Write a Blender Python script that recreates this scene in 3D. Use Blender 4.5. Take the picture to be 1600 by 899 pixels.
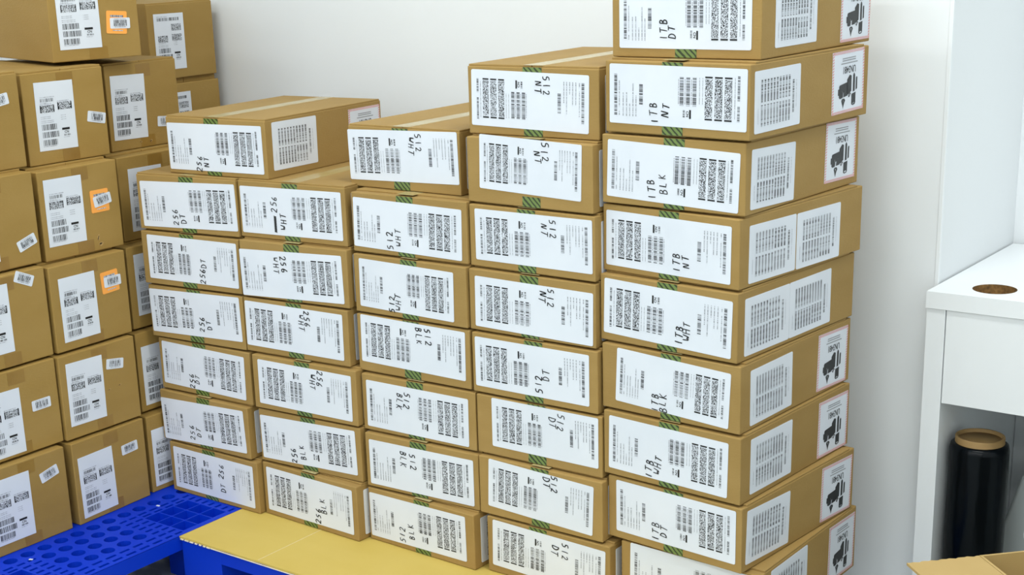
import bpy, bmesh, math, random
from mathutils import Matrix, Vector
random.seed(7)
for o in list(bpy.data.objects): bpy.data.objects.remove(o)
S = bpy.context.scene
COL = S.collection
SC = 1.15                     # layout units -> metres
Z0 = 0.13                     # pallet top above the floor, layout units
# ---------------------------------------------------------------- camera
F, CX, CY = 2279.24, 699.57, 577.25
PITCH, ROLL, YAW, CAMH = 0.287720, -0.040814, 0.680261, 1.12173
cam = bpy.data.cameras.new('camera'); cam.sensor_width = 36.0; cam.sensor_fit = 'HORIZONTAL'
cam.lens = F/1600*36; cam.shift_x = (800-CX)/1600; cam.shift_y = (CY-449.5)/1600
co = bpy.data.objects.new('camera', cam); COL.objects.link(co)
_fy = Vector((-math.sin(YAW), math.cos(YAW), 0)); _r = Vector((math.cos(YAW), math.sin(YAW), 0)); _u = Vector((0, 0, 1))
_fw = _fy*math.cos(PITCH)-_u*math.sin(PITCH); _u2 = _fy*math.sin(PITCH)+_u*math.cos(PITCH)
_r2 = _r*math.cos(ROLL)+_u2*math.sin(ROLL); _u3 = -_r*math.sin(ROLL)+_u2*math.cos(ROLL)
co.matrix_world = Matrix(((_r2.x, _u3.x, -_fw.x, 0), (_r2.y, _u3.y, -_fw.y, 0), (_r2.z, _u3.z, -_fw.z, (CAMH+Z0)*SC), (0, 0, 0, 1)))
cam.clip_start = 0.05
S.camera = co
# ---------------------------------------------------------------- light
w = bpy.data.worlds.new('world'); S.world = w; w.use_nodes = True
w.node_tree.nodes['Background'].inputs[0].default_value = (0.93, 0.97, 1.0, 1)
w.node_tree.nodes['Background'].inputs[1].default_value = 0.62
def ceiling_lamp(x, y, sx, sy, e):
    l = bpy.data.lights.new('ceiling_lamp', 'AREA'); l.shape = 'RECTANGLE'; l.size = sx; l.size_y = sy; l.energy = e
    l.color = (0.97, 1.0, 0.985)
    o = bpy.data.objects.new('ceiling_lamp', l); COL.objects.link(o); o.location = (x, y, 3.0)
for x, y, e in ((-2.5, 1.2, 24), (-0.72, 1.95, 40), (1.5, 1.0, 10), (-2.6, -0.7, 26), (-0.9, -0.7, 28), (0.8, -0.7, 28), (-2.6, -2.3, 26), (-0.9, -2.3, 26), (0.8, -2.3, 26)):
    ceiling_lamp(x, y, 1.2, 0.3, e)
S.view_settings.view_transform = 'Standard'; S.view_settings.look = 'None'
S.view_settings.gamma = 1.0; S.view_settings.use_curve_mapping = False
S.view_settings.exposure = -0.32
# ---------------------------------------------------------------- materials
def lin(r, g, b):
    f = lambda c: c/12.92 if c <= 0.04045 else ((c+0.055)/1.055)**2.4
    return (f(r/255), f(g/255), f(b/255), 1)
MAT = {}
def base_mat(name, col, rough=0.6, spec=0.5):
    m = bpy.data.materials.new(name); m.use_nodes = True
    b = m.node_tree.nodes['Principled BSDF']
    b.inputs['Base Color'].default_value = col; b.inputs['Roughness'].default_value = rough
    b.inputs['Specular IOR Level'].default_value = spec
    MAT[name] = m
    return m, m.node_tree.nodes, m.node_tree.links, b
def noise_mat(name, c1, c2, scale, rough=0.6, detail=4, stretch=(1, 1, 1), bump=0.0, spec=0.5, rand=0.0, bscale=None):
    m, N, L, b = base_mat(name, c1, rough, spec)
    tc = N.new('ShaderNodeTexCoord'); mp = N.new('ShaderNodeMapping'); mp.inputs['Scale'].default_value = stretch
    oi = N.new('ShaderNodeObjectInfo')
    add = N.new('ShaderNodeVectorMath'); add.operation = 'ADD'
    sc = N.new('ShaderNodeVectorMath'); sc.operation = 'SCALE'; sc.inputs['Scale'].default_value = 7.0
    L.new(tc.outputs['Object'], add.inputs[0])
    cmb = N.new('ShaderNodeCombineXYZ'); L.new(oi.outputs['Random'], cmb.inputs[0]); L.new(oi.outputs['Random'], cmb.inputs[1])
    L.new(cmb.outputs[0], sc.inputs[0]); L.new(sc.outputs[0], add.inputs[1]); L.new(add.outputs[0], mp.inputs['Vector'])
    t = N.new('ShaderNodeTexNoise'); t.inputs['Scale'].default_value = scale; t.inputs['Detail'].default_value = detail
    L.new(mp.outputs[0], t.inputs['Vector'])
    r = N.new('ShaderNodeValToRGB'); r.color_ramp.elements[0].position = 0.3; r.color_ramp.elements[1].position = 0.7
    r.color_ramp.elements[0].color = c1; r.color_ramp.elements[1].color = c2
    L.new(t.outputs['Fac'], r.inputs['Fac'])
    out = r.outputs['Color']
    if rand:
        h = N.new('ShaderNodeHueSaturation'); mr = N.new('ShaderNodeMapRange')
        mr.inputs['To Min'].default_value = 1-rand; mr.inputs['To Max'].default_value = 1+rand
        L.new(oi.outputs['Random'], mr.inputs['Value']); L.new(mr.outputs[0], h.inputs['Value']); L.new(out, h.inputs['Color']); out = h.outputs['Color']
    L.new(out, b.inputs['Base Color'])
    if bump:
        t2 = N.new('ShaderNodeTexNoise'); t2.inputs['Scale'].default_value = bscale or scale*3; t2.inputs['Detail'].default_value = 3
        L.new(mp.outputs[0], t2.inputs['Vector'])
        bp = N.new('ShaderNodeBump'); bp.inputs['Strength'].default_value = bump; bp.inputs['Distance'].default_value = 0.01
        L.new(t2.outputs['Fac'], bp.inputs['Height']); L.new(bp.outputs[0], b.inputs['Normal'])
    return m
def code_mat(name, mu, mv, thr, dark, light, end=False):
    """print whose cells are mu x mv metres in UV space; random dark or light"""
    m, N, L, b = base_mat(name, light, 0.5)
    uv = N.new('ShaderNodeUVMap'); uv.uv_map = 'UVMap'
    oi = N.new('ShaderNodeObjectInfo')
    mul = N.new('ShaderNodeVectorMath'); mul.operation = 'MULTIPLY'; mul.inputs[1].default_value = (1/mu, (1/mv if mv else 0), 0)
    fl = N.new('ShaderNodeVectorMath'); fl.operation = 'FLOOR'
    L.new(uv.outputs[0], mul.inputs[0]); L.new(mul.outputs[0], fl.inputs[0])
    wn = N.new('ShaderNodeTexWhiteNoise'); wn.noise_dimensions = '4D'
    L.new(fl.outputs[0], wn.inputs['Vector']); L.new(oi.outputs['Random'], wn.inputs['W'])
    gt = N.new('ShaderNodeMath'); gt.operation = 'GREATER_THAN'
    if mv:                                   # cells of a matrix code
        gt.inputs[1].default_value = thr; L.new(wn.outputs['Value'], gt.inputs[0])
    else:                                    # bars of random width, one for each period
        fr = N.new('ShaderNodeSeparateXYZ'); L.new(mul.outputs[0], fr.inputs[0])
        f1 = N.new('ShaderNodeMath'); f1.operation = 'FRACT'; L.new(fr.outputs[0], f1.inputs[0])
        mr = N.new('ShaderNodeMapRange'); mr.inputs['To Min'].default_value = thr-.3; mr.inputs['To Max'].default_value = thr+.3
        L.new(wn.outputs['Value'], mr.inputs['Value'])
        L.new(f1.outputs[0], gt.inputs[0]); L.new(mr.outputs[0], gt.inputs[1])
    mx = N.new('ShaderNodeMix'); mx.data_type = 'RGBA'; mx.inputs['A'].default_value = dark; mx.inputs['B'].default_value = light
    L.new(gt.outputs[0], mx.inputs['Factor']); L.new(mx.outputs['Result'], b.inputs['Base Color'])
    return m
WHITE = lin(222, 227, 236); INK = lin(14, 14, 16)
noise_mat('kraft', lin(156, 125, 69), lin(164, 133, 77), 6, 0.72, 5, (1, 1, 2.5), 0.08, 0.35, 0.035, 140)
noise_mat('kraft_big', lin(157, 125, 63), lin(165, 133, 72), 5, 0.68, 5, (1, 1, 2.5), 0.08, 0.35, 0.035, 120)
noise_mat('kraft_sheet', lin(196, 170, 84), lin(203, 178, 94), 4, 0.7, 5, (1, 2, 1), 0.06, 0.35)
noise_mat('kraft_open', lin(182, 153, 97), lin(189, 160, 104), 6, 0.72, 5, (1, 1, 1), 0.06, 0.35)
noise_mat('flute', lin(214, 204, 178), lin(232, 224, 204), 90, 0.8)
noise_mat('label_paper', lin(219, 224, 233), lin(225, 229, 237), 9, 0.45, 2, (1, 1, 1), 0.02)
base_mat('ink', INK, 0.5)
base_mat('marker', lin(6, 6, 8), 0.45)
base_mat('red_ink', lin(224, 146, 140), 0.5)
base_mat('pale_ink', lin(150, 152, 156), 0.5)
base_mat('charcoal_ink', lin(34, 36, 38), 0.5)
code_mat('barcode', 0.0021*SC, 0, 0.55, lin(22, 22, 26), WHITE)
code_mat('barcode_fine', 0.0015*SC, 0, 0.55, lin(36, 36, 40), WHITE)
code_mat('matrix', 0.00078*SC, 0.00078*SC, 0.53, lin(14, 14, 18), WHITE)
code_mat('fine_print', 0.0026*SC, 0, 0.62, lin(150, 152, 160), WHITE)
noise_mat('orange_paper', lin(255, 166, 70), lin(255, 174, 82), 9, 0.5)
noise_mat('brown_tape', lin(142, 108, 48), lin(152, 118, 56), 20, 0.3, 3, (1, 1, 4), 0.05)
m, N, L, b = base_mat('green_tape', lin(110, 132, 62), 0.3)
uv = N.new('ShaderNodeUVMap'); uv.uv_map = 'UVMap'
wv = N.new('ShaderNodeTexWave'); wv.inputs['Scale'].default_value = 60/SC; wv.inputs['Distortion'].default_value = 2.5; wv.inputs['Detail'].default_value = 1.0; wv.bands_direction = 'DIAGONAL'
L.new(uv.outputs[0], wv.inputs['Vector'])
rp = N.new('ShaderNodeValToRGB'); rp.color_ramp.elements[0].position = 0.28; rp.color_ramp.elements[1].position = 0.42
rp.color_ramp.elements[0].color = lin(48, 58, 30); rp.color_ramp.elements[1].color = lin(112, 132, 68)
L.new(wv.outputs['Fac'], rp.inputs['Fac']); L.new(rp.outputs[0], b.inputs['Base Color'])
noise_mat('clear_tape', lin(174, 152, 98), lin(186, 172, 126), 10, 0.25, 2, (1, 1, 1))
noise_mat('pallet_plastic', lin(0, 48, 186), lin(0, 54, 194), 3, 0.5, 3, (1, 1, 1), 0.02, 0.2)
noise_mat('wall_paint', lin(236, 239, 241), lin(239, 242, 244), 1.5, 0.6, 3, (1, 1, 1), 0.02)
noise_mat('floor_vinyl', lin(150, 160, 158), lin(184, 190, 186), 5, 0.5, 5, (1, 6, 1))
noise_mat('white_melamine', lin(238, 241, 243), lin(241, 244, 246), 2, 0.35, 2)
noise_mat('particle_board', lin(92, 66, 36), lin(156, 118, 66), 130, 0.85, 4)
noise_mat('film_black', lin(3, 7, 11), lin(6, 11, 16), 6, 0.22, 3, (1, 1, 0.3), 0.3, 0.14, 0, 22)
noise_mat('core_card', lin(146, 116, 70), lin(158, 128, 82), 20, 0.75)
noise_mat('grey_plastic', lin(172, 178, 178), lin(178, 184, 184), 4, 0.45)
base_mat('white_mark', lin(235, 238, 238), 0.5)
noise_mat('torn_paper', lin(205, 172, 112), lin(150, 112, 62), 160, 0.85)
noise_mat('dark_slit', lin(58, 44, 26), lin(70, 54, 32), 50, 0.9)
# ---------------------------------------------------------------- mesh helpers (layout units in, metres out)
def mesh(name, V, Fc, mats, fm=None, uvs=None):
    me = bpy.data.meshes.new(name)
    me.from_pydata([(x*SC, y*SC, z*SC) for x, y, z in V], [], Fc)
    for k in (mats if isinstance(mats, (list, tuple)) else [mats]): me.materials.append(MAT[k])
    if fm: me.polygons.foreach_set('material_index', fm)
    if uvs:
        ul = me.uv_layers.new(name='UVMap')
        for i, p in enumerate(me.polygons):
            for j, li in enumerate(p.loop_indices): ul.data[li].uv = (uvs[i][j][0]*SC, uvs[i][j][1]*SC)
    me.update()
    return me
class MB:
    def __init__(s): s.V = []; s.F = []; s.M = []; s.U = []
    def poly(s, pts, mi=0, uv=None):
        n = len(s.V); s.V += [tuple(p) for p in pts]; s.F.append(list(range(n, n+len(pts)))); s.M.append(mi)
        s.U.append(uv or [(p[0], p[1]) for p in pts])
    def box(s, x0, x1, y0, y1, z0, z1, mi=0):
        n = len(s.V)
        s.V += [(x0, y0, z0), (x1, y0, z0), (x1, y1, z0), (x0, y1, z0), (x0, y0, z1), (x1, y0, z1), (x1, y1, z1), (x0, y1, z1)]
        for f in ((0, 3, 2, 1), (4, 5, 6, 7), (0, 1, 5, 4), (1, 2, 6, 5), (2, 3, 7, 6), (3, 0, 4, 7)):
            s.F.append([n+i for i in f]); s.M.append(mi); s.U.append([(s.V[n+i][0], s.V[n+i][2]) for i in f])
    def prism(s, pts, z0, z1, mi=0):          # outline in xy, counter-clockwise, z0 < z1
        n = len(s.V); k = len(pts)
        s.V += [(x, y, z0) for x, y in pts]+[(x, y, z1) for x, y in pts]
        s.F.append([n+i for i in reversed(range(k))]); s.F.append([n+k+i for i in range(k)]); s.M += [mi, mi]
        s.U += [[(0, 0)]*k, [(x, y) for x, y in pts]]
        for i in range(k):
            j = (i+1) % k; s.F.append([n+i, n+j, n+k+j, n+k+i]); s.M.append(mi); s.U.append([(0, 0)]*4)
    def mesh(s, name, mats): return mesh(name, s.V, s.F, mats, s.M, s.U)
def bev(me, off, seg=2):
    bm = bmesh.new(); bm.from_mesh(me)
    bmesh.ops.bevel(bm, geom=list(bm.edges), offset=off*SC, segments=seg, affect='EDGES', profile=0.5)
    bm.to_mesh(me); bm.free(); me.update(); return me
def box_mesh(name, x0, x1, y0, y1, z0, z1, mat, bevel=0):
    b = MB(); b.box(x0, x1, y0, y1, z0, z1); me = b.mesh(name, mat)
    return bev(me, bevel) if bevel else me
def obj(name, me, parent=None, mtx=None):
    o = bpy.data.objects.new(name, me); COL.objects.link(o)
    if parent: o.parent = parent
    if mtx is not None: o.matrix_local = mtx
    return o
def T(x, y, z): return Matrix.Translation((x*SC, y*SC, z*SC))
def thing(name, label, cat, x, y, z, rz=0, group=None):
    o = obj(name, None, None, T(x, y, z+Z0) @ Matrix.Rotation(rz, 4, 'Z')); o.empty_display_size = 0.05
    return tag(o, label, cat, group)
def tag(o, label, cat, group=None):
    o['label'] = label; o['category'] = cat
    if group: o['group'] = group
    return o
def struct(name, me):
    o = obj(name, me, None, T(0, 0, Z0)); o['kind'] = 'structure'; return o
FRONT = Matrix(((1, 0, 0, 0), (0, 0, -1, 0), (0, 1, 0, 0), (0, 0, 0, 1)))     # xy plane -> face looking to -y
RIGHT = Matrix(((0, 0, 1, 0), (1, 0, 0, 0), (0, 1, 0, 0), (0, 0, 0, 1)))      # xy plane -> face looking to +x
def text_polys(body, h, cx, cy, rot=0, bold=.02, sx=1):
    cu = bpy.data.curves.new('t', 'FONT'); cu.body = body; cu.size = 1; cu.resolution_u = 2; cu.offset = bold; cu.align_x = 'CENTER'; cu.align_y = 'CENTER'
    o = bpy.data.objects.new('t', cu); COL.objects.link(o); bpy.context.view_layer.update()
    me = bpy.data.meshes.new_from_object(o.evaluated_get(bpy.context.evaluated_depsgraph_get()))
    ys = [v.co.y for v in me.vertices]; k = h/(max(ys)-min(ys)); c, s = math.cos(rot), math.sin(rot)
    P = [(cx+k*(v.co.x*sx*c-v.co.y*s), cy+k*(v.co.x*sx*s+v.co.y*c)) for v in me.vertices]
    R = [[P[i] for i in p.vertices] for p in me.polygons]
    bpy.data.objects.remove(o); bpy.data.curves.remove(cu); bpy.data.meshes.remove(me)
    return R
def rounded(w, h, r, n=4):
    pts = []
    for cx, cy, a in ((w/2-r, -h/2+r, -90), (w/2-r, h/2-r, 0), (-w/2+r, h/2-r, 90), (-w/2+r, -h/2+r, 180)):
        for i in range(n+1):
            t = math.radians(a+90*i/n); pts.append((cx+r*math.cos(t), cy+r*math.sin(t)))
    return pts
_lm = {}
def label_mesh(w, h, mat='label_paper', r=0.003, th=0.0005):
    k = (round(w, 3), round(h, 3), mat)
    if k not in _lm:
        b = MB(); b.prism(rounded(w, h, r), 0, th); _lm[k] = b.mesh('label', mat)
    return _lm[k]
# ---------------------------------------------------------------- setting
KF = 1.0                    # how far behind the cartons the wall stands
WY, CXR, RY = 2.50*KF, -0.900*KF, 2.905*KF
def zk(z): return CAMH-(CAMH-z)*KF
zf = -Z0
def box_struct(name, x0, x1, y0, y1, z0, z1, mat): return struct(name, box_mesh(name, x0, x1, y0, y1, z0, z1, mat))
box_struct('floor', -3.7, 2.2, -2.7, 3.3, zf-0.1, zf, 'floor_vinyl')
box_struct('wall_back', -3.7, CXR, WY, 3.3, zf, 2.5, 'wall_paint')
box_struct('wall_recess', CXR, 2.2, RY, 3.3, zf, 2.5, 'wall_paint')
box_struct('wall_left', -3.7, -3.5, -2.7, WY, zf, 2.5, 'wall_paint')
box_struct('wall_right', 2.0, 2.2, -2.7, RY, zf, 2.5, 'wall_paint')
box_struct('wall_front', -3.5, 2.0, -2.7, -2.5, zf, 2.5, 'wall_paint')
box_struct('ceiling', -3.7, 2.2, -2.7, 3.3, 2.5, 2.6, 'wall_paint')
struct('trim_1', bev(box_mesh('trim', CXR-0.006, CXR+0.0015, WY-0.0015, WY+0.006, zf, 2.5, 'white_melamine'), 0.001))
BOX={
 'N':([-2.276, 1.9479, 0.6882, 3.6519, 0.116],[0.129, 0.055, 0.421, 0.251, 0.092],'R',0.124,'256 NT u',[0.086, 0.025, 0.104, 0.029]),
 'A1':([-2.3511, 1.921, 0.5719, 5.7265, 0.1164],[0.136, 0.055, 1.363, 0.252, 0.092],'R',0.135,'256 DT u',[0.101, 0.032, 0.12, 0.03]),
 'A2':([-2.3502, 1.918, 0.4577, 5.2527, 0.1142],[0.137, 0.058, -0.273, 0.241, 0.092],'L',0.126,'256 DT u',[0.164, 0.031, 0.167, 0.058]),
 'A3':([-2.3487, 1.9225, 0.343, 3.6886, 0.1146],[0.129, 0.06, 1.415, 0.252, 0.092],'L',0.129,'256 DT u',[0.148, 0.044, 0.166, 0.044]),
 'A4':([-2.34, 1.9283, 0.2285, 1.9408, 0.1146],[0.128, 0.057, -1.028, 0.238, 0.091],'R',0.12,'256 DT u',[0.093, 0.03, 0.108, 0.036]),
 'A5':([-2.3466, 1.9236, 0.1147, 0.3307, 0.1138],[0.128, 0.053, 2.416, 0.249, 0.092],'R',0.133,'256 DT u',[0.094, 0.032, 0.114, 0.036]),
 'A6':([-2.3301, 1.9226, 0.0, 0.2091, 0.1147],[0.131, 0.056, -0.172, 0.24, 0.094],'L',0.121,'256 DT u',[0.158, 0.075, 0.159, 0.038]),
 'B1':([-2.0859, 1.9516, 0.5744, 4.2555, 0.1146],[0.13, 0.056, 0.377, 0.249, 0.091],'R',0.131,'256 WHT u',[0.091, 0.072, 0.111, 0.039]),
 'B2':([-2.0798, 1.9376, 0.4584, 4.8461, 0.116],[0.126, 0.051, 1.459, 0.252, 0.092],'R',0.131,'256 WHT d',[0.111, 0.07, 0.091, 0.066]),
 'B3':([-2.0829, 1.939, 0.3446, 3.5973, 0.1138],[0.127, 0.058, -0.526, 0.247, 0.09],'L',0.13,'256 WHT d',[0.163, 0.082, 0.149, 0.073]),
 'B4':([-2.0645, 1.9324, 0.2301, 3.3853, 0.1145],[0.133, 0.056, -0.759, 0.237, 0.089],'L',0.13,'256 WHT d',[0.174, 0.082, 0.156, 0.073]),
 'B5':([-2.0619, 1.9366, 0.1165, 2.5268, 0.1136],[0.128, 0.056, 1.372, 0.247, 0.092],'R',0.131,'256 BLK u',[0.09, 0.028, 0.112, 0.038]),
 'B6':([-2.0622, 1.9363, 0.0, -1.805, 0.1165],[0.131, 0.057, 0.046, 0.241, 0.094],'L',0.131,'256 BLK u',[0.155, 0.032, 0.17, 0.055]),
 'C1':([-1.8421, 2.0115, 0.6829, -0.6579, 0.1161],[0.13, 0.062, 1.585, 0.26, 0.093],'L',0.127,'512 WHT d',[0.17, 0.086, 0.153, 0.079]),
 'C2':([-1.8102, 1.9739, 0.5681, 1.5302, 0.1148],[0.128, 0.054, -1.294, 0.248, 0.091],'R',0.126,'512 WHT u',[0.089, 0.03, 0.109, 0.037]),
 'C3':([-1.8096, 1.9703, 0.4536, 0.3192, 0.1144],[0.124, 0.056, -1.093, 0.222, 0.091],'R',0.133,'512 WHT u',[0.09, 0.027, 0.105, 0.032]),
 'C4':([-1.8077, 1.9681, 0.3391, 1.3023, 0.1145],[0.131, 0.063, -0.988, 0.244, 0.092],'L',0.13,'512 BLK d',[0.169, 0.085, 0.149, 0.084]),
 'C5':([-1.7979, 1.9609, 0.224, 2.2905, 0.1151],[0.129, 0.053, -0.639, 0.237, 0.093],'R',0.127,'512 BLK d',[0.107, 0.071, 0.09, 0.067]),
 'C6':([-1.7908, 1.9531, 0.1116, 2.5189, 0.1123],[0.131, 0.053, -0.012, 0.243, 0.093],'R',0.127,'512 BLK d',[0.114, 0.068, 0.091, 0.07]),
 'C7':([-1.792, 1.9543, 0.0, -1.7375, 0.1116],[0.124, 0.057, 0.81, 0.24, 0.093],'R',0.137,'512 BLK u',[0.087, 0.032, 0.108, 0.043]),
 'D1':([-1.5499, 2.0022, 0.7961, 0.4814, 0.1183],[0.126, 0.058, -1.257, 0.237, 0.093],'L',0.134,'512 NT d',[0.162, 0.081, 0.146, 0.078]),
 'D2':([-1.5478, 1.9899, 0.6797, -2.2029, 0.1165],[0.135, 0.068, -1.75, 0.214, 0.092],'L',0.138,'512 NT d',[0.169, 0.093, 0.153, 0.083]),
 'D3':([-1.5438, 1.985, 0.567, -1.5436, 0.1127],[0.136, 0.059, 0.182, 0.246, 0.092],'L',0.124,'512 NT d',[0.18, 0.081, 0.162, 0.078]),
 'D4':([-1.5431, 1.9767, 0.453, -0.0456, 0.1139],[0.136, 0.052, -0.846, 0.246, 0.09],'L',0.13,'512 NT d',[0.175, 0.076, 0.158, 0.076]),
 'D5':([-1.5377, 1.972, 0.3395, 0.1295, 0.1136],[0.127, 0.058, -0.144, 0.24, 0.091],'L',0.133,'512 DT u',[0.144, 0.038, 0.159, 0.056]),
 'D6':([-1.5307, 1.9706, 0.2258, 0.5971, 0.1136],[0.145, 0.063, -0.236, 0.223, 0.091],'L',0.13,'512 DT d',[0.18, 0.085, 0.163, 0.083]),
 'D7':([-1.5248, 1.9631, 0.1117, -0.0072, 0.1141],[0.133, 0.059, -2.31, 0.224, 0.093],'L',0.134,'512 DT d',[0.165, 0.086, 0.15, 0.087]),
 'D8':([-1.5094, 1.9618, 0.0, -0.1111, 0.1117],[0.133, 0.058, -1.5, 0.242, 0.092],'L',0.113,'512 DT d',[0.172, 0.078, 0.15, 0.076]),
 'E1':([-1.2681, 2.0165, 0.9295, -2.1468, 0.115],[0.131, 0.06, 0, 0.234, 0.092],'R',0.135,'1TB DT u',[0.095, 0.045, 0.111, 0.042]),
 'E2':([-1.2678, 1.9949, 0.8136, -4.3773, 0.1159],[0.134, 0.06, -0.448, 0.251, 0.093],'R',0.127,'1TB NT u',[0.093, 0.036, 0.115, 0.041]),
 'E3':([-1.2743, 1.9932, 0.6988, -3.3209, 0.1147],[0.132, 0.054, -1.874, 0.243, 0.091],'R',0.137,'1TB BLK u',[0.095, 0.031, 0.117, 0.041]),
 'E4':([-1.2774, 1.9992, 0.585, -6.2069, 0.1139],[0.128, 0.055, -0.678, 0.242, 0.091],'L',0.132,'1TB NT u',[0.148, 0.033, 0.165, 0.036]),
 'E5':([-1.2766, 1.9877, 0.4691, -4.7589, 0.1158],[0.131, 0.056, -1.612, 0.246, 0.091],'L',0.133,'1TB WHT u',[0.157, 0.033, 0.171, 0.041]),
 'E6':([-1.2697, 1.9804, 0.354, -3.2683, 0.1151],[0.137, 0.057, -2.516, 0.216, 0.089],'R',0.135,'1TB BLK u',[0.105, 0.028, 0.121, 0.03]),
 'E7':([-1.2647, 1.9756, 0.2374, -3.3033, 0.1166],[0.126, 0.056, -1.022, 0.23, 0.092],'R',0.13,'1TB WHT u',[0.092, 0.029, 0.109, 0.038]),
 'E8':([-1.2586, 1.9791, 0.122, -4.6659, 0.1154],[0.135, 0.06, -0.054, 0.236, 0.095],'R',0.133,'1TB DT u',[0.099, 0.035, 0.114, 0.038]),
 'E9':([-1.2335, 1.979, 0.0, -0.6557, 0.122],[0.138, 0.064, -1, 0.24, 0.092],'R',0.131,'',[]),
}
BIG={
 'L2a':[-2.4345, 1.73, 0.7199, -2.0671, 0.1837],
 'L3a':[-2.4792, 1.9695, 0.7137, -0.58, 0.1842],
 'L2b':[-2.3877, 1.7075, 0.5374, -0.5651, 0.1824],
 'L3b':[-2.4256, 1.9355, 0.5323, -0.0, 0.1815],
 'L2c':[-2.3577, 1.6871, 0.3588, 1.5103, 0.1786],
 'L3c':[-2.3917, 1.9086, 0.352, 0.0, 0.1802],
 'L2d':[-2.3482, 1.6777, 0.1793, 0.4627, 0.1795],
 'L3d':[-2.3747, 1.8949, 0.1748, 0.0, 0.1772],
 'L2e':[-2.3365, 1.6768, 0.0, 2.6781, 0.1793],
 'L3e':[-2.3517, 1.883, 0.0, 0.0, 0.1748],
 'L1a':[-2.416, 1.5167, 0.7254, 0.0, 0.1843],
 'L1b':[-2.379, 1.4972, 0.5428, 0.0, 0.1826],
 'L1c':[-2.3588, 1.4862, 0.3594, 0.6052, 0.1834],
 'L1d':[-2.3532, 1.4799, 0.181, 0.0423, 0.1784],
 'L1e':[-2.337, 1.4658, 0.0, 0.1644, 0.181],
}
# ---------------------------------------------------------------- print on the labels
def q(b, w, h, u0, u1, v0, v1, mi, vert, z=0.0008):
    """rectangle on a w x h label; u to the right, v down; vert: code runs along v"""
    x0, x1, y0, y1 = (u0-.5)*w, (u1-.5)*w, (.5-v1)*h, (.5-v0)*h
    P = [(x0, y0, z), (x1, y0, z), (x1, y1, z), (x0, y1, z)]
    b.poly(P, mi, [((p[1], p[0]) if vert else (p[0], p[1])) for p in P])
PM = ['ink', 'barcode', 'barcode_fine', 'matrix', 'fine_print', 'label_paper']
def shipping_print():
    w, h = 0.242, 0.092; b = MB()
    Q = lambda *a: q(b, w, h, *a)
    Q(.037, .059, .163, .86, 1, 1); Q(.073, .079, .28, .72, 4, 1); Q(.072, .08, .78, .86, 4, 1)
    for u, v in ((.105, .48), (.131, .47), (.155, .66), (.18, .32), (.203, .5)): Q(u-.003, u+.004, v, .87, 4, 1)
    Q(.228, .255, .325, .67, 1, 1)
    for u0, u1 in ((.528, .556), (.575, .602), (.621, .648)):
        Q(u0, u1, .167, .645, 1, 1); Q(u0-.011, u0-.006, .2, .62, 4, 1)
    Q(.598, .611, .70, .845, 0, 1); Q(.552, .566, .70, .83, 2, 1)
    for P in text_polys('CN', .0046, (.584-.5)*w, (.5-.77)*h, -math.pi/2): b.poly([(x, y, .0008) for x, y in P], 0)
    for u in (.668, .69): Q(u, u+.004, .17, .6, 4, 1)
    for u0, u1 in ((.709, .761), (.777, .831), (.846, .898)):
        Q(u0, u1, .185, .81, 3, 1); Q(u0, u1, .145, .172, 0, 1); Q(u0, u1, .823, .85, 0, 1)
    Q(.915, .92, .15, .8, 4, 1); Q(.935, .952, .12, .51, 1, 1); Q(.935, .952, .595, .84, 2, 1)
    return b.mesh('print', PM)
def serial_print():
    w, h = 0.133, 0.092; b = MB()
    for i in range(10):
        u = .135+i*.066
        q(b, w, h, u, u+.034, .15, .51, 1, 1); q(b, w, h, u, u+.034, .55, .90, 1, 1)
    q(b, w, h, .82, .855, .24, .78, 2, 1); q(b, w, h, .07, .078, .6, .85, 4, 1); q(b, w, h, .9, .907, .25, .7, 4, 1)
    return b.mesh('print', PM)
def address_print(kind=0):
    w, h = 0.090, 0.132; b = MB()
    Q = lambda *a: q(b, w, h, *a)
    if kind == 0:
        Q(.11, .5, .215, .225, 4, 0); Q(.12, .46, .24, .288, 1, 0); Q(.11, .3, .3, .308, 4, 0)
        for u0, v0 in ((.1, .335), (.56, .31)):
            Q(u0, u0+.37, v0, v0+.11, 3, 0); Q(u0, u0+.025, v0, v0+.11, 0, 0); Q(u0+.345, u0+.37, v0, v0+.11, 0, 0); Q(u0, u0+.3, v0-.022, v0-.012, 4, 0)
    else:
        Q(.1, .85, .075, .13, 1, 0); Q(.1, .45, .05, .06, 4, 0)
        for u0, v0 in ((.1, .39), (.57, .19), (.57, .37)):
            Q(u0, u0+.33, v0, v0+.12, 3, 0)
    for v in (.5, .525, .56, .585): Q(.1, .1+.25*(1+(v > .55)*.3), v, v+.008, 4, 0)
    for v in (.5, .53, .56): Q(.62, .75, v, v+.008, 4, 0)
    for v0, u1 in ((.615, .49), (.725, .54), (.84, .48)): Q(.1, u1, v0, v0+.085, 1, 0)
    Q(.1, .45, .932, .942, 4, 0)
    Q(.62, .82, .69, .722, 0, 0); Q(.66, .83, .785, .81, 2, 0); Q(.65, .8, .825, .833, 4, 0)
    for P in text_polys('CN', .0052, (.735-.5)*w, (.5-.755)*h): b.poly([(x, y, .0008) for x, y in P], 0)
    return b.mesh('print', PM)
def sticker_print():
    w, h = 0.044, 0.0215; b = MB()
    q(b, w, h, .18, .84, .2, .76, 1, 0); q(b, w, h, .22, .8, .8, .88, 4, 0); q(b, w, h, .2, .8, .08, .14, 4, 0)
    return b.mesh('print', PM)
def orange_print():
    w, h = 0.045, 0.045; b = MB()
    q(b, w, h, .18, .82, .18, .27, 2, 0); q(b, w, h, .3, .8, .84, .88, 4, 0)
    return b.mesh('print', PM)
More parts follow.
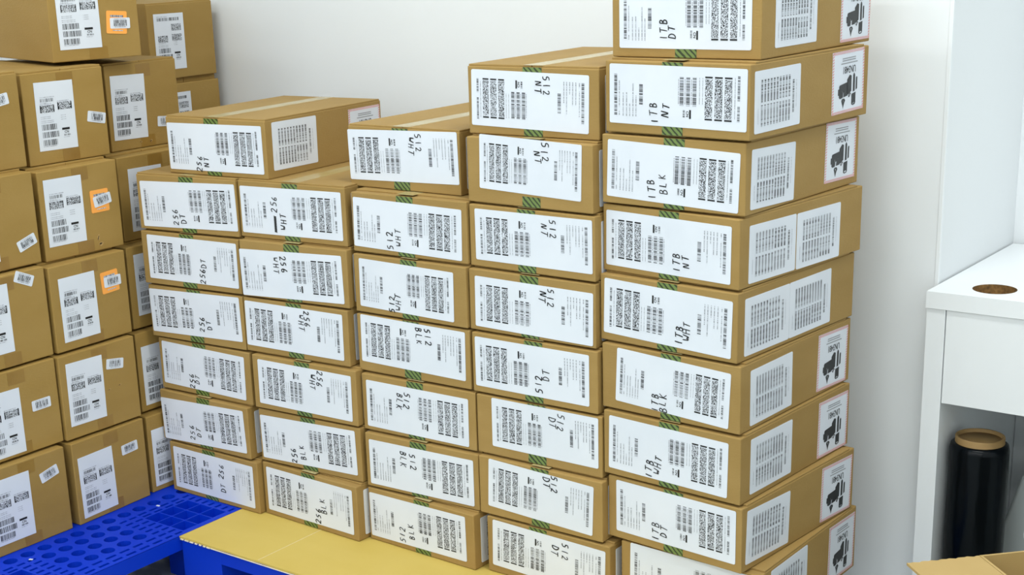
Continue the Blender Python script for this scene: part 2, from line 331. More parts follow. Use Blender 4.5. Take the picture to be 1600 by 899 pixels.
def battery_print():
    """upside-down lithium battery mark: hatched border, number, cells and flame"""
    w, h = 0.104, 0.098; b = MB(); z = .0008
    t = .0045; n = 22
    for i in range(n):                         # hatching on the four sides
        x0 = -w/2+w*i/n; d = w/n*.5
        for y0, y1 in ((-h/2, -h/2+t), (h/2-t, h/2)): b.poly([(x0, y0, z), (x0+d, y0, z), (x0+d*1.9, y1, z), (x0+d*.9, y1, z)], 1)
        y0 = -h/2+h*i/n; d = h/n*.5
        for x0_, x1_ in ((-w/2, -w/2+t), (w/2-t, w/2)): b.poly([(x0_, y0, z), (x1_, y0+d*.9, z), (x1_, y0+d*1.9, z), (x0_, y0+d, z)], 1)
    U = lambda u, v: ((u-.5)*w, (.5-v)*h, z)
    def P(*pts, mi=2):
        pp = [U(*p) for p in pts]
        a = sum(pp[i][0]*pp[(i+1) % len(pp)][1]-pp[(i+1) % len(pp)][0]*pp[i][1] for i in range(len(pp)))
        b.poly(pp if a > 0 else pp[::-1], mi)
    for v, u0, u1 in ((.115, .3, .72), (.15, .3, .72), (.195, .26, .78)): P((u0, v), (u1, v), (u1, v+.017), (u0, v+.017), mi=3)
    for T_ in text_polys('UN3481', .0115, 0.002, (.5-.305)*h, math.pi, .012, .78): b.poly([(x, y, z) for x, y in T_], 2)
    P((.21, .56), (.23, .54), (.48, .51), (.48, .73), (.24, .76), (.21, .74))                  # wide cell lying flat
    P((.18, .6), (.21, .6), (.21, .7), (.18, .7))
    P((.46, .47), (.54, .4), (.6, .42), (.6, .67), (.5, .72), (.46, .7))                       # tall block
    P((.65, .42), (.67, .385), (.69, .385), (.71, .42), (.71, .68), (.65, .69))                # slim round cells
    P((.74, .47), (.76, .45), (.785, .46), (.785, .65), (.74, .67))
    P((.61, .72), (.74, .70), (.74, .87), (.72, .9), (.65, .91), (.61, .89))                   # thick cylinder
    P((.635, .875), (.675, .86), (.715, .87), (.7, .885), (.655, .895), mi=4)
    P((.5, .74), (.56, .69), (.59, .71), (.53, .77))
    P((.52, .735), (.555, .71), (.565, .72), (.53, .745), mi=4)
    P((.30, .62), (.34, .68), (.37, .66), (.36, .73), (.38, .76), (.31, .77), (.33, .71), mi=4)
    P((.31, .77), (.38, .765), (.41, .8), (.37, .86), (.345, .93), (.32, .86), (.29, .8))      # flame
    P((.335, .79), (.355, .79), (.345, .84), mi=4)
    me = b.mesh('print', ['ink', 'red_ink', 'charcoal_ink', 'pale_ink', 'label_paper'])
    return me
SHIP, SERIAL, ADDR, ADDR2, STICK, ORANGE, BATT = shipping_print(), serial_print(), address_print(0), address_print(1), sticker_print(), orange_print(), battery_print()
GLYPH = {
 '1': [[(.35, 1), (.33, .5), (.36, 0)]], '2': [[(.02, .78), (.18, .98), (.48, .97), (.58, .74), (.4, .42), (.0, .02), (.3, .06), (.68, .0)]],
 '5': [[(.62, 1), (.14, .97), (.1, .56), (.42, .6), (.6, .38), (.46, .06), (.04, .04)]],
 '6': [[(.5, 1), (.22, .72), (.05, .35), (.14, .05), (.42, .0), (.6, .2), (.5, .42), (.24, .42), (.07, .28)]],
 'T': [[(-.02, .95), (.72, 1.0)], [(.38, .96), (.34, .5), (.26, 0)]],
 'B': [[(.1, 1), (.08, 0)], [(.1, 1), (.46, .97), (.54, .8), (.4, .6), (.12, .54), (.5, .5), (.62, .26), (.45, .03), (.06, .0)]],
 'D': [[(.1, .98), (.06, .02)], [(.02, .98), (.4, .93), (.66, .6), (.6, .25), (.36, .03), (.02, .02)]],
 'W': [[(.0, 1), (.12, .08), (.34, .62), (.52, .05), (.74, 1)]], 'H': [[(.06, 1), (.06, 0)], [(.6, 1), (.58, 0)], [(.06, .5), (.6, .52)]],
 'N': [[(.04, .0), (.1, .95), (.2, .9), (.5, .1), (.6, .06), (.66, 1)]], 'L': [[(.1, 1), (.06, .06), (.56, .0)]],
 'K': [[(.1, 1), (.08, 0)], [(.6, .96), (.12, .48), (.64, .02)]]}
def ribbon(b, pts, wd, z):
    n = len(pts); Lf, Rt = [], []
    for i, p in enumerate(pts):
        a = pts[max(i-1, 0)]; c = pts[min(i+1, n-1)]; dx, dy = c[0]-a[0], c[1]-a[1]; l = math.hypot(dx, dy) or 1
        k = wd/2*(0.8 if i in (0, n-1) else 1.0); Lf.append((p[0]-dy/l*k, p[1]+dx/l*k, z)); Rt.append((p[0]+dy/l*k, p[1]-dx/l*k, z))
    for i in range(n-1): b.poly([Rt[i], Rt[i+1], Lf[i+1], Lf[i]])
def smooth(pts):
    out = [pts[0]]
    for a, c in zip(pts, pts[1:]): out += [(.75*a[0]+.25*c[0], .75*a[1]+.25*c[1]), (.25*a[0]+.75*c[0], .25*a[1]+.75*c[1])]
    return out+[pts[-1]]
def write(b, word, cx, cy, up, hgt=.0138, adv=.0116, wd=.0018):
    rng = random; tw = adv*len(word); a = (math.pi/2 if up else -math.pi/2)+rng.uniform(-.12, .12); c, s = math.cos(a), math.sin(a)
    for i, ch in enumerate(word):
        jx, jy, js = rng.uniform(-.0006, .0006), rng.uniform(-.0012, .0012), rng.uniform(.88, 1.08)
        for st in GLYPH[ch]:
            P = [(-tw/2+i*adv+x*adv*.92*js+jx+.22*(y-.5)*adv*.4, (y-.5)*hgt*js+jy) for x, y in st]
            if len(P) > 3: P = smooth(P)
            ribbon(b, [(cx+x*c-y*s, cy+x*s+y*c) for x, y in P], wd*rng.uniform(.85, 1.2), .0011)
# ---------------------------------------------------------------- pallets
PX = -2.121                                            # side shared by the two pallets
def deck_cells(cells, z, depth):
    b = MB()
    for c in cells:
        x0, x1, y0, y1, kind = c[:5]
        if kind == 'plain': b.poly([(x0, y0, z), (x1, y0, z), (x1, y1, z), (x0, y1, z)]); continue
        cx, cy = (x0+x1)/2, (y0+y1)/2
        if kind == 'circle':
            n = 16; inn = [(cx+c[5]*math.cos(2*math.pi*(i+.5)/n), cy+c[5]*math.sin(2*math.pi*(i+.5)/n)) for i in range(n)]
            out = []
            for i in range(n):
                t = 2*math.pi*(i+.5)/n; k = max(abs(math.cos(t))/((x1-x0)/2), abs(math.sin(t))/((y1-y0)/2))
                out.append((cx+math.cos(t)/k, cy+math.sin(t)/k))
            cor = {1: (x1, y1), 5: (x0, y1), 9: (x0, y0), 13: (x1, y0)}
            for i in range(n):
                j = (i+1) % n
                pts = [inn[i], out[i]]+([cor[i]] if i in cor else [])+[out[j], inn[j]]
                b.poly([(*p, z) for p in pts])
        else:
            a, d = c[5], c[6]; inn = [(cx-a, cy-d), (cx+a, cy-d), (cx+a, cy+d), (cx-a, cy+d)]; out = [(x0, y0), (x1, y0), (x1, y1), (x0, y1)]
            for i in range(4):
                j = (i+1) % 4; b.poly([(*out[i], z), (*out[j], z), (*inn[j], z), (*inn[i], z)])
        m = len(inn); dz = c[7] if len(c) > 7 else depth
        for i in range(m):
            j = (i+1) % m; b.poly([(*inn[i], z), (*inn[j], z), (*inn[j], z-dz), (*inn[i], z-dz)])
        if len(c) > 7: b.poly([(*p, z-dz) for p in inn])
    return b.mesh('deck', 'pallet_plastic')
def pallet_cells(xe, ya, yb, xb):
    """xe: visible long edge, rows counted back from it; the pattern repeats along y"""
    C = []; P = .04
    def slots(x0, x1, y0, y1, nx, ny):
        for i in range(nx):
            for j in range(ny):
                a0, a1 = x0+(x1-x0)*i/nx, x0+(x1-x0)*(i+1)/nx; b0, b1 = y0+(y1-y0)*j/ny, y0+(y1-y0)*(j+1)/ny
                C.append((a0, a1, b0, b1, 'rect', .0036, (b1-b0)*.36, .012))
    n = int(round((yb-ya)/P)); off = ya
    for i in range(n): C.append((xe-.204, xe-.164, off+i*P, off+(i+1)*P, 'circle', .0142))
    C.append((xe-.204, xe-.164, off+n*P, yb, 'plain')) if off+n*P < yb-1e-6 else None
    y = 1.525-.42*3
    while y < yb:
        for y0, y1, kind in ((y, y+.2, 'hole'), (y+.2, y+.25, 'slot'), (y+.25, y+.37, 'pocket'), (y+.37, y+.42, 'slot')):
            if y1 <= ya+1e-6 or y0 >= yb-1e-6: continue
            if y0 < ya-1e-6 or y1 > yb+1e-6: C.append((xe-.164, xe, max(y0, ya), min(y1, yb), 'plain')); continue
            if kind == 'hole':
                for i in range(3):
                    for j in range(5): C.append((xe-.164+i*P, xe-.124+i*P, y0+j*P, y0+(j+1)*P, 'circle', .0142))
                slots(xe-.044, xe-.004, y0, y1, 2, 6)
            elif kind == 'slot': slots(xe-.164, xe-.004, y0, y1, 8, 2)
            else:
                slots(xe-.164, xe-.134, y0, y1, 2, 4)
                for i in range(3):
                    for j in range(3): C.append((xe-.134+i*P, xe-.094+i*P, y0+j*P, y0+(j+1)*P, 'rect', .0188, .0188, .02))
                C.append((xe-.014, xe-.004, y0, y1, 'plain'))
            C.append((xe-.004, xe, y0, y1, 'plain'))
        y += .42
    C.append((xb, xe-.204, ya, yb, 'plain'))
    return C
def pallet(name, label, x0, x1, y0, y1, ztop, cells, lw, rim):
    t = thing(name, label, 'pallet', (x0+x1)/2, (y0+y1)/2, zf)
    inv = T(-(x0+x1)/2, -(y0+y1)/2, Z0)
    obj('deck', deck_cells(cells, ztop, .034), t, inv)
    b = MB(); e = .0012
    for a in ((x0, x1, y0, y0+.012), (x0, x1, y1-.012, y1), (x0, x0+.012, y0, y1), (x1-.012, x1, y0, y1)): b.box(*a, ztop-rim, ztop-e)
    obj('rim', b.mesh('rim', 'pallet_plastic'), t, inv)
    b = MB()
    for i in range(1, 6): b.box(x0+(x1-x0)*i/6-.005, x0+(x1-x0)*i/6+.005, y0+.01, y1-.01, ztop-rim, ztop-.021)
    for i in range(1, 6): b.box(x0+.01, x1-.01, y0+(y1-y0)*i/6-.005, y0+(y1-y0)*i/6+.005, ztop-rim, ztop-.021)
    obj('under_ribs', b.mesh('ribs', 'pallet_plastic'), t, inv)['kind'] = 'stuff'
    lx = (x1-x0-lw)/2; ly = (y1-y0-lw)/2
    for i in range(3):
        for j in range(3):
            a, c = x0-.0003+i*(lx+.0003), y0-.0003+j*(ly+.0003)
            obj('leg', bev(box_mesh('leg', a, a+lw+.0003*(i == 2), c, c+lw+.0003*(j == 2), zf+.0005, ztop-(.0018 if i != 1 and j != 1 else rim-.001), 'pallet_plastic'), .001), t, inv)
    return t
y1a, y1b, x1b = 1.265, 2.465, -3.10
pallet('plastic_pallet', 'blue plastic pallet with round holes under the stacks of large cartons', x1b, PX-.001, y1a, y1b, 0, pallet_cells(PX-.001, y1a, y1b, x1b), .11, .031)
px0, px1, py0, py1 = PX-.0004, -0.99, 1.757, 2.32
pallet('plastic_pallet', 'blue plastic pallet covered by a cardboard sheet under the flat cartons', px0, px1, py0, py1, -.0045, [(px0, px1, py0, py1, 'plain')], .112, .031)
# cardboard sheet with a slightly ragged edge, a crease and corrugated rim
b = MB(); n = 40; pts = []
for i in range(n+1): pts.append((px0-.001+(px1-px0+.001)*i/n, 1.753+.0007*math.sin(i*1.7)+.0005*math.sin(i*4.1)))
pts[0] = (px0-.001, 1.7525)
pts += [(px1, 2.315), (px0-.0004, 2.315)]
b.prism(pts, -.0044, -.0004)
sh = obj('sheet_liner', b.mesh('sheet', 'kraft_sheet'))
sheet = thing('cardboard_sheet', 'yellowish cardboard sheet laid over the blue pallet under the flat cartons', 'cardboard sheet', (px0+px1)/2, 2.08, -.0045)
sh.name = 'board'; sh.parent = sheet; sh.matrix_local = T(-(px0+px1)/2, -2.08, .0045)
b = MB(); x_ = px0+.003
while x_ < px0+.09:                                  # torn flutes showing as pale dashes
    l_ = random.uniform(.006, .014); b.prism([(x_, 1.7505), (x_+l_, 1.7505), (x_+l_, 1.7525), (x_, 1.7525)], -.0062, -.0042); x_ += l_+random.uniform(.003, .008)
b.prism([(px0+.09, 1.7508), (px1-.01, 1.7508), (px1-.01, 1.7525), (px0+.09, 1.7525)], -.0058, -.0046)
obj('corrugated_edge', b.mesh('edge', 'flute'), sheet, T(-(px0+px1)/2, -2.08, .0045))['kind'] = 'stuff'
b = MB(); b.prism([(-1.905, 1.757), (-1.9044, 1.757), (-1.9044, 1.95), (-1.905, 1.95)], -.0005, -.0002); obj('crease', b.mesh('crease', 'flute'), sheet, T(-(px0+px1)/2, -2.08, .0045))
# ---------------------------------------------------------------- cartons
CW, CD, CH = 0.2636, 0.3646, 0.115
LW, LD, LH = 0.1932, 0.36, 0.181
def carton_meshes(W, D, H, mat, gap, ft=.0036, ins=.003):
    body = box_mesh('body', -W/2, W/2, -D/2, D/2, 0.0003, H-ft, mat, .0018)
    flaps = []
    for s in (-1, 1):
        a, c = (-W/2+.0008, -gap) if s < 0 else (gap, W/2-.0008)
        flaps.append(box_mesh('flap', a, c, -D/2+ins, D/2-ins, H-ft-.0001, H-.0006, mat, .0007))
    return body, flaps
BODY, FLAPS = carton_meshes(CW, CD, CH, 'kraft', .0006)
_, FLAPS_IN = carton_meshes(CW, CD, CH, 'kraft', .0006, .0036, .016)
LBODY, LFLAPS = carton_meshes(LW, LD, LH, 'kraft_big', .0006, .0045, .004)
_, LFLAPS_IN = carton_meshes(LW, LD, LH, 'kraft_big', .0006, .0045, .035)
def flat_quads(name, rects, mat, th=.0003):
    b = MB()
    for x0, x1, y0, y1 in rects: b.prism([(x0, y0), (x1, y0), (x1, y1), (x0, y1)], 0, th)
    return b.mesh(name, mat)
TW = .038
TAPES = [flat_quads('tape', [r_], 'green_tape') for r_ in ((-TW/2, TW/2, CH-.024, CH-.0036), (-TW/2, TW/2, .001, .018))]
TOPT = flat_quads('tape', [(-TW/2, TW/2, -CD/2+.002, CD/2-.002)], 'clear_tape')
def label_on(t, name, m, w, h, mat='label_paper', pr=None, pscale=1, flip=False, r=.003):
    o = obj(name, label_mesh(w, h, mat, r), t, m)
    if pr:
        p = obj('print', pr, o, (Matrix.Rotation(math.pi, 4, 'Z') if flip else Matrix.Identity(4)) @ Matrix.Diagonal((pscale, 1, 1, 1))); p['kind'] = 'stuff'
    return o
def face(W, D, H, s, t, side, ang=0, out=0.0001):
    """matrix of a label centred s along and t up the front or the right face"""
    R = Matrix.Rotation(math.radians(ang), 4, 'Z')
    if side == 'front': return T(-W/2+s, -D/2-out, t) @ FRONT @ R
    return T(W/2+out, -D/2+s, t) @ RIGHT @ R
SER = {'E2': (.079, .055, .5), 'E3': (.082, .052, -1.6), 'E4': (.092, .051, -.7), 'E5': (.0865, .053, -.2), 'E6': (.096, .053, .5), 'E7': (.096, .055, -.6), 'E8': (.08, .055, -2.2), 'E1': (.108, .06, 0), 'E9': (.102, .061, 0), 'N': (.085, .06, -.7)}
SER2 = {'E4': (.2275, .049, -.4), 'E5': (.2195, .053, .1)}
UN = {'E1': (.309, .0545, 0), 'E2': (.297, .06, 1.2), 'E3': (.300, .062, -1), 'E6': (.301, .054, -2), 'E7': (.305, .052, -1.4), 'E8': (.304, .054, -1.8), 'E9': (.305, .055, -1.5), 'N': (.307, .055, 0)}
ORD = ['topmost', 'second from the top', 'third from the top', 'fourth from the top', 'fifth from the top', 'sixth from the top', 'seventh from the top', 'eighth from the top', 'lowest']
STACK = {'A': '%s of the stack touching the large cartons', 'B': '%s, second stack from the large cartons', 'C': '%s of the middle stack', 'D': '%s of the second tallest stack', 'E': '%s of the tallest stack'}
for n, (pos, lab, side, ts, txt, hw) in BOX.items():
    x, y, z, a, h = pos; a = math.radians(a)
    c, s = math.cos(a), math.sin(a)
    bx, by = x+c*CW/2-s*CD/2, y+s*CW/2+c*CD/2
    mk = ' '.join(txt.split()[:2])
    if n == 'N': label = 'flat brown carton marked 256 NT lying across two stacks, alone on top'
    elif n == 'E9': label = 'lowest flat carton of the tallest stack, its front label partly hidden'
    else:
        last = {'A': 6, 'B': 6, 'C': 7, 'D': 8, 'E': 9}[n[0]]; k = int(n[1])
        label = 'flat carton marked %s, %s' % (mk, STACK[n[0]] % ('lowest' if k == last else ORD[k-1]))
    t = thing('shipping_carton', label, 'carton', bx, by, z, a, 'flat labelled cartons stacked in columns')
    t.scale = (1, 1, h/CH)
    obj('body', BODY, t)
    for f in (FLAPS if n in ('N', 'A1', 'B1', 'C1', 'D1', 'E1') else FLAPS_IN): obj('top_flap', f, t)
    off = ts-CW/2
    [obj('tape', tp_, t, T(off, -CD/2-.00005, 0) @ FRONT) for tp_ in TAPES]; obj('top_tape', TOPT, t, T(off, 0, CH-.0007))['label'] = 'pale clear tape along the lid seam'
    ls, lt, la, lw_, lh_ = lab
    lo = label_on(t, 'shipping_label', face(CW, CD, CH, ls, lt, 'front', la, .0004), lw_, .0918, pr=SHIP, pscale=lw_/.242, flip=(side == 'L'))
    if txt:
        w1, w2, d = txt.split(); b = MB(); ca, sa = math.cos(-math.radians(la)), math.sin(-math.radians(la))
        for wd, (hs, ht) in ((w1, hw[:2]), (w2, hw[2:])):
            dx, dy = hs-ls, ht-lt; write(b, wd, dx*ca-dy*sa, dx*sa+dy*ca, d == 'u')
        if n == 'B1':                              # crossed-out scribble
            P = [(-.039+.0032*(1 if i % 2 else -1), -.009-.0015*i) for i in range(22)]
            for s0, s1 in zip(P, P[1:]): ribbon(b, [s0, s1], .0021, .0011)
        ho = obj('handwriting', b.mesh('handwriting', 'marker'), lo); ho['label'] = 'black marker handwriting %s' % mk; ho['kind'] = 'stuff'
    ss = SER.get(n, (.085, .055, 0))
    label_on(t, 'serial_label', face(CW, CD, CH, ss[0], ss[1], 'right', ss[2]), .1325, .0918, pr=SERIAL)
    if n in SER2: label_on(t, 'serial_label', face(CW, CD, CH, SER2[n][0], SER2[n][1], 'right', SER2[n][2]), .1325, .0918, pr=SERIAL)
    if n in UN: label_on(t, 'battery_label', face(CW, CD, CH, UN[n][0], UN[n][1], 'right', UN[n][2]), .104, .098, pr=BATT, r=.001)['label'] = 'upside-down battery warning label with hatched red border'
# large cartons: side faces look towards +x
BT = [flat_quads('tape', [r_], 'brown_tape') for r_ in ((.082, .121, LH-.034, LH-.008), (.079, .119, .001, .026))]
LAB = {'L2a': (.072, .092, -.8), 'L3a': (.056, .088, -1.3), 'L2b': (.057, .093, -.6), 'L2c': (.065, .084, .2), 'L2d': (.06, .092, -1), 'L2e': (.057, .077, .8), 'L3b': (.07, .084, -.5), 'L3c': (.062, .093, 0), 'L3d': (.057, .079, 0), 'L3e': (.055, .078, 0), 'L1c': (.06, .095, 0), 'L1d': (.059, .073, 0), 'L1e': (.06, .088, 0), 'L1b': (.055, .085, 0), 'L0': (.062, .09, 0)}
STK = {'L2a': (.168, .078, -11.7), 'L1b': (.164, .044, 18), 'L1c': (.145, .162, -24), 'L2d': (.138, .13, -8.9), 'L1d': (.151, .092, .9), 'L2e': (.149, .124, 2.6), 'L1e': (.152, .132, 13.4), 'L2b': (.149, .101, 8.4), 'L2c': (.154, .119, 1), 'L3a': (.151, .048, -5), 'L1a': (.146, .13, 8), 'L0': (.151, .069, -2.3)}
ORG = {'L2b': (.143, .1, .3), 'L2c': (.148, .119, 3), 'L0': (.144, .071, -5)}
BLAB = {
 'L0': 'large brown carton with orange sticker, turned askew on top of the large stacks',
 'L1a': 'large brown carton with tilted white sticker, topmost of the outer large stack', 'L1b': 'large brown carton with tilted barcode sticker near its bottom, second in the outer large stack',
 'L1c': 'large brown carton with sticker folded over its top edge, middle of the outer large stack', 'L1d': 'large brown carton with level barcode sticker, fourth in the outer large stack', 'L1e': 'large brown carton with tilted barcode sticker, lowest of the outer large stack',
 'L2a': 'large brown carton with white sticker at its side edge, topmost of the middle large stack', 'L2b': 'large brown carton with orange sticker and torn spot below it', 'L2c': 'large brown carton with orange sticker, third in the middle large stack',
 'L2d': 'large brown carton with two small tears beside its address label', 'L2e': 'large brown carton on the blue pallet, lowest of the middle large stack',
 'L3a': 'large brown carton with torn bottom tape, topmost of the stack beside the 256 DT cartons', 'L3b': 'large brown carton half behind the topmost 256 DT carton', 'L3c': 'large brown carton half behind the third 256 DT carton',
 'L3d': 'large brown carton half behind the fourth and fifth 256 DT cartons', 'L3e': 'large brown carton on the blue pallet, half behind the lowest 256 DT carton'}
BIG['L0'] = [-2.4771, 1.845, 0.9105, -14.3, .181]
TEAR = {'L2b': [(.131, .027, .012, .005, 70), (.135, .013, .013, .008, 10)], 'L2d': [(.118, .079, .009, .003, 20), (.145, .082, .009, .003, 15)], 'L3a': [(.079, .013, .006, .004, 10), (.107, .012, .008, .006, 40)]}
def big_carton(n, x, y, z, a, h, label, W=LW, lab=None, kind=0, body=LBODY, flaps=LFLAPS, bt=BT):
    a = math.radians(a+90); c, s = math.cos(a), math.sin(a)
    t = thing('large_carton', label, 'carton', x+c*W/2-s*LD/2, y+s*W/2+c*LD/2, z, a, 'large cartons stacked on the open pallet')
    t.scale = (1, 1, h/LH)
    obj('body', body, t)
    for i, f in enumerate(flaps):
        obj('top_flap', f, t)
    for tp_ in bt or (): obj('tape', tp_, t, T(-LW/2, -LD/2-.00005, 0) @ FRONT)
    if lab: label_on(t, 'address_label', face(W, LD, LH, *lab[:2], 'front', lab[2], .0004), .0905, .132, pr=(ADDR, ADDR2)[kind], r=.0008)
    return t
for n, (x, y, z, a, h) in BIG.items():
    t = big_carton(n, x, y, z, a, h, BLAB[n], lab=LAB.get(n), flaps=LFLAPS if n in ('L0', 'L1a', 'L2a', 'L3a') else LFLAPS_IN)
    if n in ORG: label_on(t, 'orange_sticker', face(LW, LD, LH, *ORG[n][:2], 'front', ORG[n][2], .0004), .045, .0455, 'orange_paper', ORANGE)
    if n in STK: label_on(t, 'barcode_sticker', face(LW, LD, LH, *STK[n][:2], 'front', STK[n][2], .0013 if n in ORG else .0004), .044, .0215, pr=STICK, r=.0025)
    for (ts_, tt_, tw_, th_, ta_) in TEAR.get(n, []):
        b = MB(); k = 9
        P = [(tw_/2*math.cos(2*math.pi*i/k)*random.uniform(.6, 1.2), th_/2*math.sin(2*math.pi*i/k)*random.uniform(.6, 1.2)) for i in range(k)]
        b.prism(P, 0, .0007); o = obj('torn_spot', b.mesh('tear', 'torn_paper'), t, face(LW, LD, LH, ts_, tt_, 'front', ta_, .0003))
        b = MB(); b.prism([(p[0]*.7-.001, p[1]*.4+th_*.12) for p in P], 0, .0004); obj('dark_slit', b.mesh('slit', 'dark_slit'), o, T(0, 0, .0006))
# the stack in the corner behind
W4 = .203*KF
B4, F4 = carton_meshes(W4, LD, LH, 'kraft_big', .0006)
F4i = [box_mesh('flap', a, c, -LD/2+.012, LD/2-.001, LH-.0137, LH-.0006, 'kraft_big', .0007) for a, c in ((-W4/2+.001, -.0006), (.0006, W4/2-.001))]
B4i = box_mesh('body', -W4/2, W4/2, -LD/2, LD/2, .0003, LH-.0136, 'kraft_big', .0018)
zz = 0; h4 = zk(.828)/5
for k in range(5):
    big_carton('L4', -2.68*KF, (2.267+.0006*k)*KF, zz, 0, h4, 'large brown carton with address label, second from the top of the corner stack' if k == 4 else 'large brown carton in the corner stack by the wall, %s' % ('lowest', 'second from the pallet', 'third from the pallet', 'fourth from the pallet')[k], W4, (.064, .079, 0) if k == 4 else None, 1, B4i if k == 4 else B4, F4i if k == 4 else F4, None); zz += h4
big_carton('L4', -2.68*KF, 2.266*KF, zz, 0, zk(1.0035)-zk(.828), 'large brown carton with long barcode label, topmost of the corner stack by the wall', W4, (.064, .0885, -.5), 1, B4, F4, None)
# ---------------------------------------------------------------- desk in the recess
dx0, dx1, dy0, dy1, dz = -0.8965*KF, -0.10*KF, 2.439*KF, 2.895*KF, zk(.5)
desk = thing('white_desk', 'white laminate desk with round cable hole standing in the wall recess', 'desk', (dx0+dx1)/2, (dy0+dy1)/2, zf)
inv = T(-(dx0+dx1)/2, -(dy0+dy1)/2, Z0)
gx, gy, gr = -.802*KF, 2.507*KF, .037*KF
b = MB(); n = 32
inn = [(gx+gr*math.cos(2*math.pi*i/n), gy+gr*math.sin(2*math.pi*i/n)) for i in range(n)]
def edge_pt(t):
    dx, dy = math.cos(t), math.sin(t); k = min(((dx1-gx)/dx if dx > 0 else (dx0-gx)/dx) if abs(dx) > 1e-9 else 9e9, ((dy1-gy)/dy if dy > 0 else (dy0-gy)/dy) if abs(dy) > 1e-9 else 9e9)
    return (gx+dx*k, gy+dy*k)
out = [edge_pt(2*math.pi*i/n) for i in range(n)]
CORN = [(x, y) for x in (dx0, dx1) for y in (dy0, dy1)]
for i in range(n):
    j = (i+1) % n; a0, a1 = 2*math.pi*i/n, 2*math.pi*(i+1)/n
    mids = [c_ for c_ in CORN if a0 < math.atan2(c_[1]-gy, c_[0]-gx) % (2*math.pi) < a1]
    mids.sort(key=lambda c_: math.atan2(c_[1]-gy, c_[0]-gx) % (2*math.pi))
    b.poly([(*p, dz) for p in [inn[i], out[i], *mids, out[j], inn[j]]])
    b.poly([(*p, dz-.0298) for p in [inn[j], out[j], *mids[::-1], out[i], inn[i]]])
    b.poly([(*inn[i], dz), (*inn[j], dz), (*inn[j], dz-.0298), (*inn[i], dz-.0298)], 1)
for (xa, ya), (xb_, yb_) in (((dx0, dy0), (dx1, dy0)), ((dx1, dy0), (dx1, dy1)), ((dx1, dy1), (dx0, dy1)), ((dx0, dy1), (dx0, dy0))):
    b.poly([(xa, ya, dz-.0298), (xb_, yb_, dz-.0298), (xb_, yb_, dz), (xa, ya, dz)])
obj('desktop', b.mesh('desktop', ['white_melamine', 'particle_board']), desk, inv)
b = MB(); b.prism([(gx+(gr+.004)*math.cos(2*math.pi*i/n), gy+(gr+.004)*math.sin(2*math.pi*i/n)) for i in range(n)], dz-.036, dz-.0303)
obj('hole_backing', b.mesh('hole_backing', 'particle_board'), desk, inv)['label'] = 'brown raw particle board inside the cable hole'
for nm, a in (('side_panel', (dx0+.0008, dx0+.034, dy0+.003, dy1-.003, zf+.0005, dz-.0303)), ('side_panel', (dx1-.032, dx1-.0008, dy0+.003, dy1-.003, zf+.0005, dz-.0303)), ('drawer_front', (dx0+.0355, dx1-.0335, dy0+.004, dy0+.02, zk(.3), dz-.0308)), ('drawer_bottom', (dx0+.0345, dx1-.0325, dy0+.022, dy1-.02, zk(.3), zk(.3)+.01)), ('back_panel', (dx0+.0345, dx1-.0325, dy1-.018, dy1-.006, zf+.001, dz-.0307))):
    obj(nm, box_mesh(nm, *a, 'white_melamine', .0008), desk, inv)
# stretch film roll
def lathe(name, prof, mat, n=40):
    b = MB()
    for (r0, z0), (r1, z1) in zip(prof, prof[1:]):
        for i in range(n):
            t0, t1 = 2*math.pi*i/n, 2*math.pi*(i+1)/n
            P = [(r0*math.cos(t0), r0*math.sin(t0), z0), (r0*math.cos(t1), r0*math.sin(t1), z0), (r1*math.cos(t1), r1*math.sin(t1), z1), (r1*math.cos(t0), r1*math.sin(t0), z1)]
            b.poly([p for k, p in enumerate(P) if not (r0 < 1e-6 and k == 1) and not (r1 < 1e-6 and k == 3)])
    me = b.mesh(name, mat); bm = bmesh.new(); bm.from_mesh(me); bmesh.ops.remove_doubles(bm, verts=bm.verts, dist=1e-5); bm.to_mesh(me); bm.free()
    for p in me.polygons: p.use_smooth = True
    return me
roll = thing('stretch_film_roll', 'upright roll of black stretch film with cardboard core under the white desk', 'film roll', -.808*KF, 2.502*KF, zf)
RT = zk(.2315)+Z0                                      # top of the core
obj('film', lathe('film', [(.0365, .0015), (.0505, .0015), (.0512, .004), (.0522, .18), (.0512, RT-.024), (.0494, RT-.015), (.045, RT-.012), (.0424, RT-.0115)], 'film_black'), roll)
obj('core', lathe('core', [(.0375, .0005), (.0424, .0005), (.0424, RT-.001), (.0419, RT), (.0384, RT), (.0378, RT-.001), (.0375, .0005)], 'core_card'), roll)
obj('core_plug', lathe('plug', [(0, RT-.006), (.0374, RT-.006), (.0374, RT-.009), (0, RT-.009)], 'core_card'), roll)
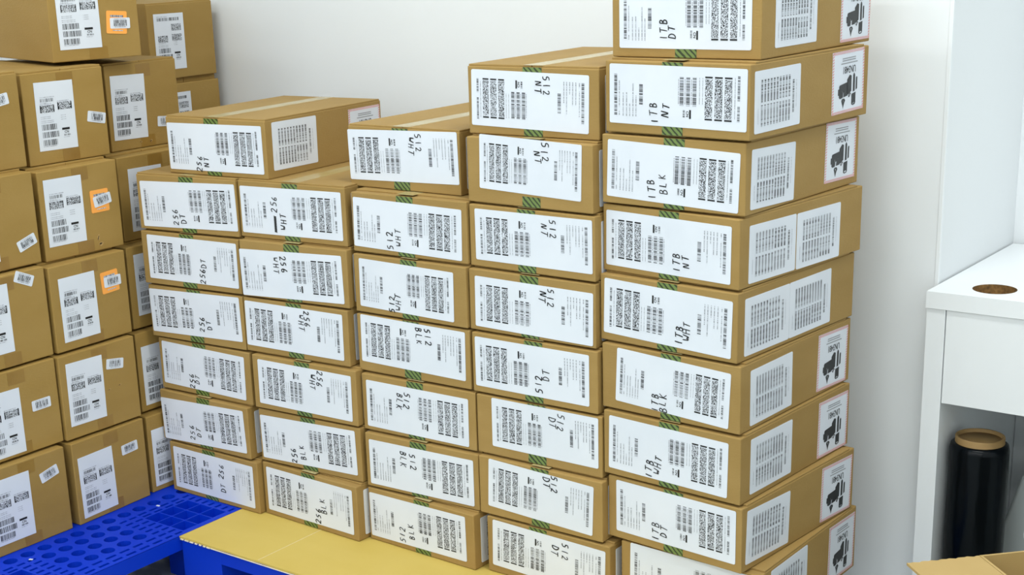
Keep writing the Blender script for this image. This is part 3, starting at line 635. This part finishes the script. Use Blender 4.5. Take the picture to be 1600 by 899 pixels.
# grey bin beside it
bin_ = thing('grey_bin', 'grey plastic bin with slanted sides and round white mark under the desk', 'bin', -.651, 2.642, zf, 0)
b = MB(); P = [(-.133, .0005), (.133, .0005), (.135, .155), (.105, .268), (.09, .28), (-.09, .28), (-.105, .268), (-.135, .155)]
me = mesh('bin', [(x, -.06, z) for x, z in P]+[(x, .06, z) for x, z in P], [list(range(8)), list(reversed(range(8, 16)))]+[[(i+1) % 8, i, 8+i, 8+(i+1) % 8] for i in range(8)], 'grey_plastic')
obj('body', bev(me, .006, 3), bin_)
b = MB(); n = 28
for i in range(n):
    t0, t1 = 2*math.pi*i/n, 2*math.pi*(i+1)/n
    if math.cos((t0+t1)/2) > .75: continue
    b.poly([(r*math.cos(t), r*math.sin(t)*1.25, .0004) for r, t in ((.02, t0), (.0225, t0), (.0225, t1), (.02, t1))])
obj('white_mark', b.mesh('mark', 'white_mark'), bin_, T(-.07, -.0602, .159) @ FRONT)
# open carton in the foreground
ob = thing('open_carton', 'open brown cardboard box with raised flap in front of the desk', 'carton', -.655+.15*math.cos(.82)+.16*math.sin(.82), 2.061+.15*math.sin(.82)-.16*math.cos(.82), zf, .82)
bw, bd, bh, th = .15, .16, .33, .004
for nm, a in (('wall_panel', (-bw, bw, bd-th, bd, .001, bh)), ('wall_panel', (-bw, bw, -bd, -bd+th, .001, bh)), ('wall_panel', (-bw, -bw+th, -bd+th+.0004, bd-th-.0004, .001, bh)), ('wall_panel', (bw-th, bw, -bd+th+.0004, bd-th-.0004, .001, bh)), ('bottom_panel', (-bw+th, bw-th, -bd+th, bd-th, .001, .005))):
    obj(nm, box_mesh(nm, *a, 'kraft_open'), ob)
b = MB(); n = 24; pts = [(-bw-.0005, -bd), (-bw-.0005, bd)]
pts += [(-bw-.115*i/n, bd+.0012*math.sin(i*2.1)+.0008*math.sin(i*5.3)) for i in range(1, n+1)]+[(-bw-.115, -bd)]
b.prism(pts[::-1] if sum(pts[i][0]*pts[(i+1) % len(pts)][1]-pts[(i+1) % len(pts)][0]*pts[i][1] for i in range(len(pts))) < 0 else pts, bh-.0045, bh-.0005)
obj('flap', b.mesh('flap', 'kraft_open'), ob)
obj('flap', box_mesh('flap', bw+.0005, bw+.004, -bd, bd, bh-.13, bh-.001, 'kraft_open'), ob)

# paper scraps on the open pallet
for (x, y, a), w in (((-2.2776, 1.512, .4), 'beside the outermost round holes'), ((-2.2835, 1.837, .2), 'beside the square pockets')):
    b = MB(); b.prism([(-.004, -.0018), (.0035, -.0022), (.0042, .0016), (-.0036, .002)], .0004, .0016)
    o = obj('paper_scrap', b.mesh('scrap', 'label_paper'), None, T(x, y, Z0) @ Matrix.Rotation(a, 4, 'Z')); tag(o, 'tiny white paper scrap on the blue pallet '+w, 'scrap')
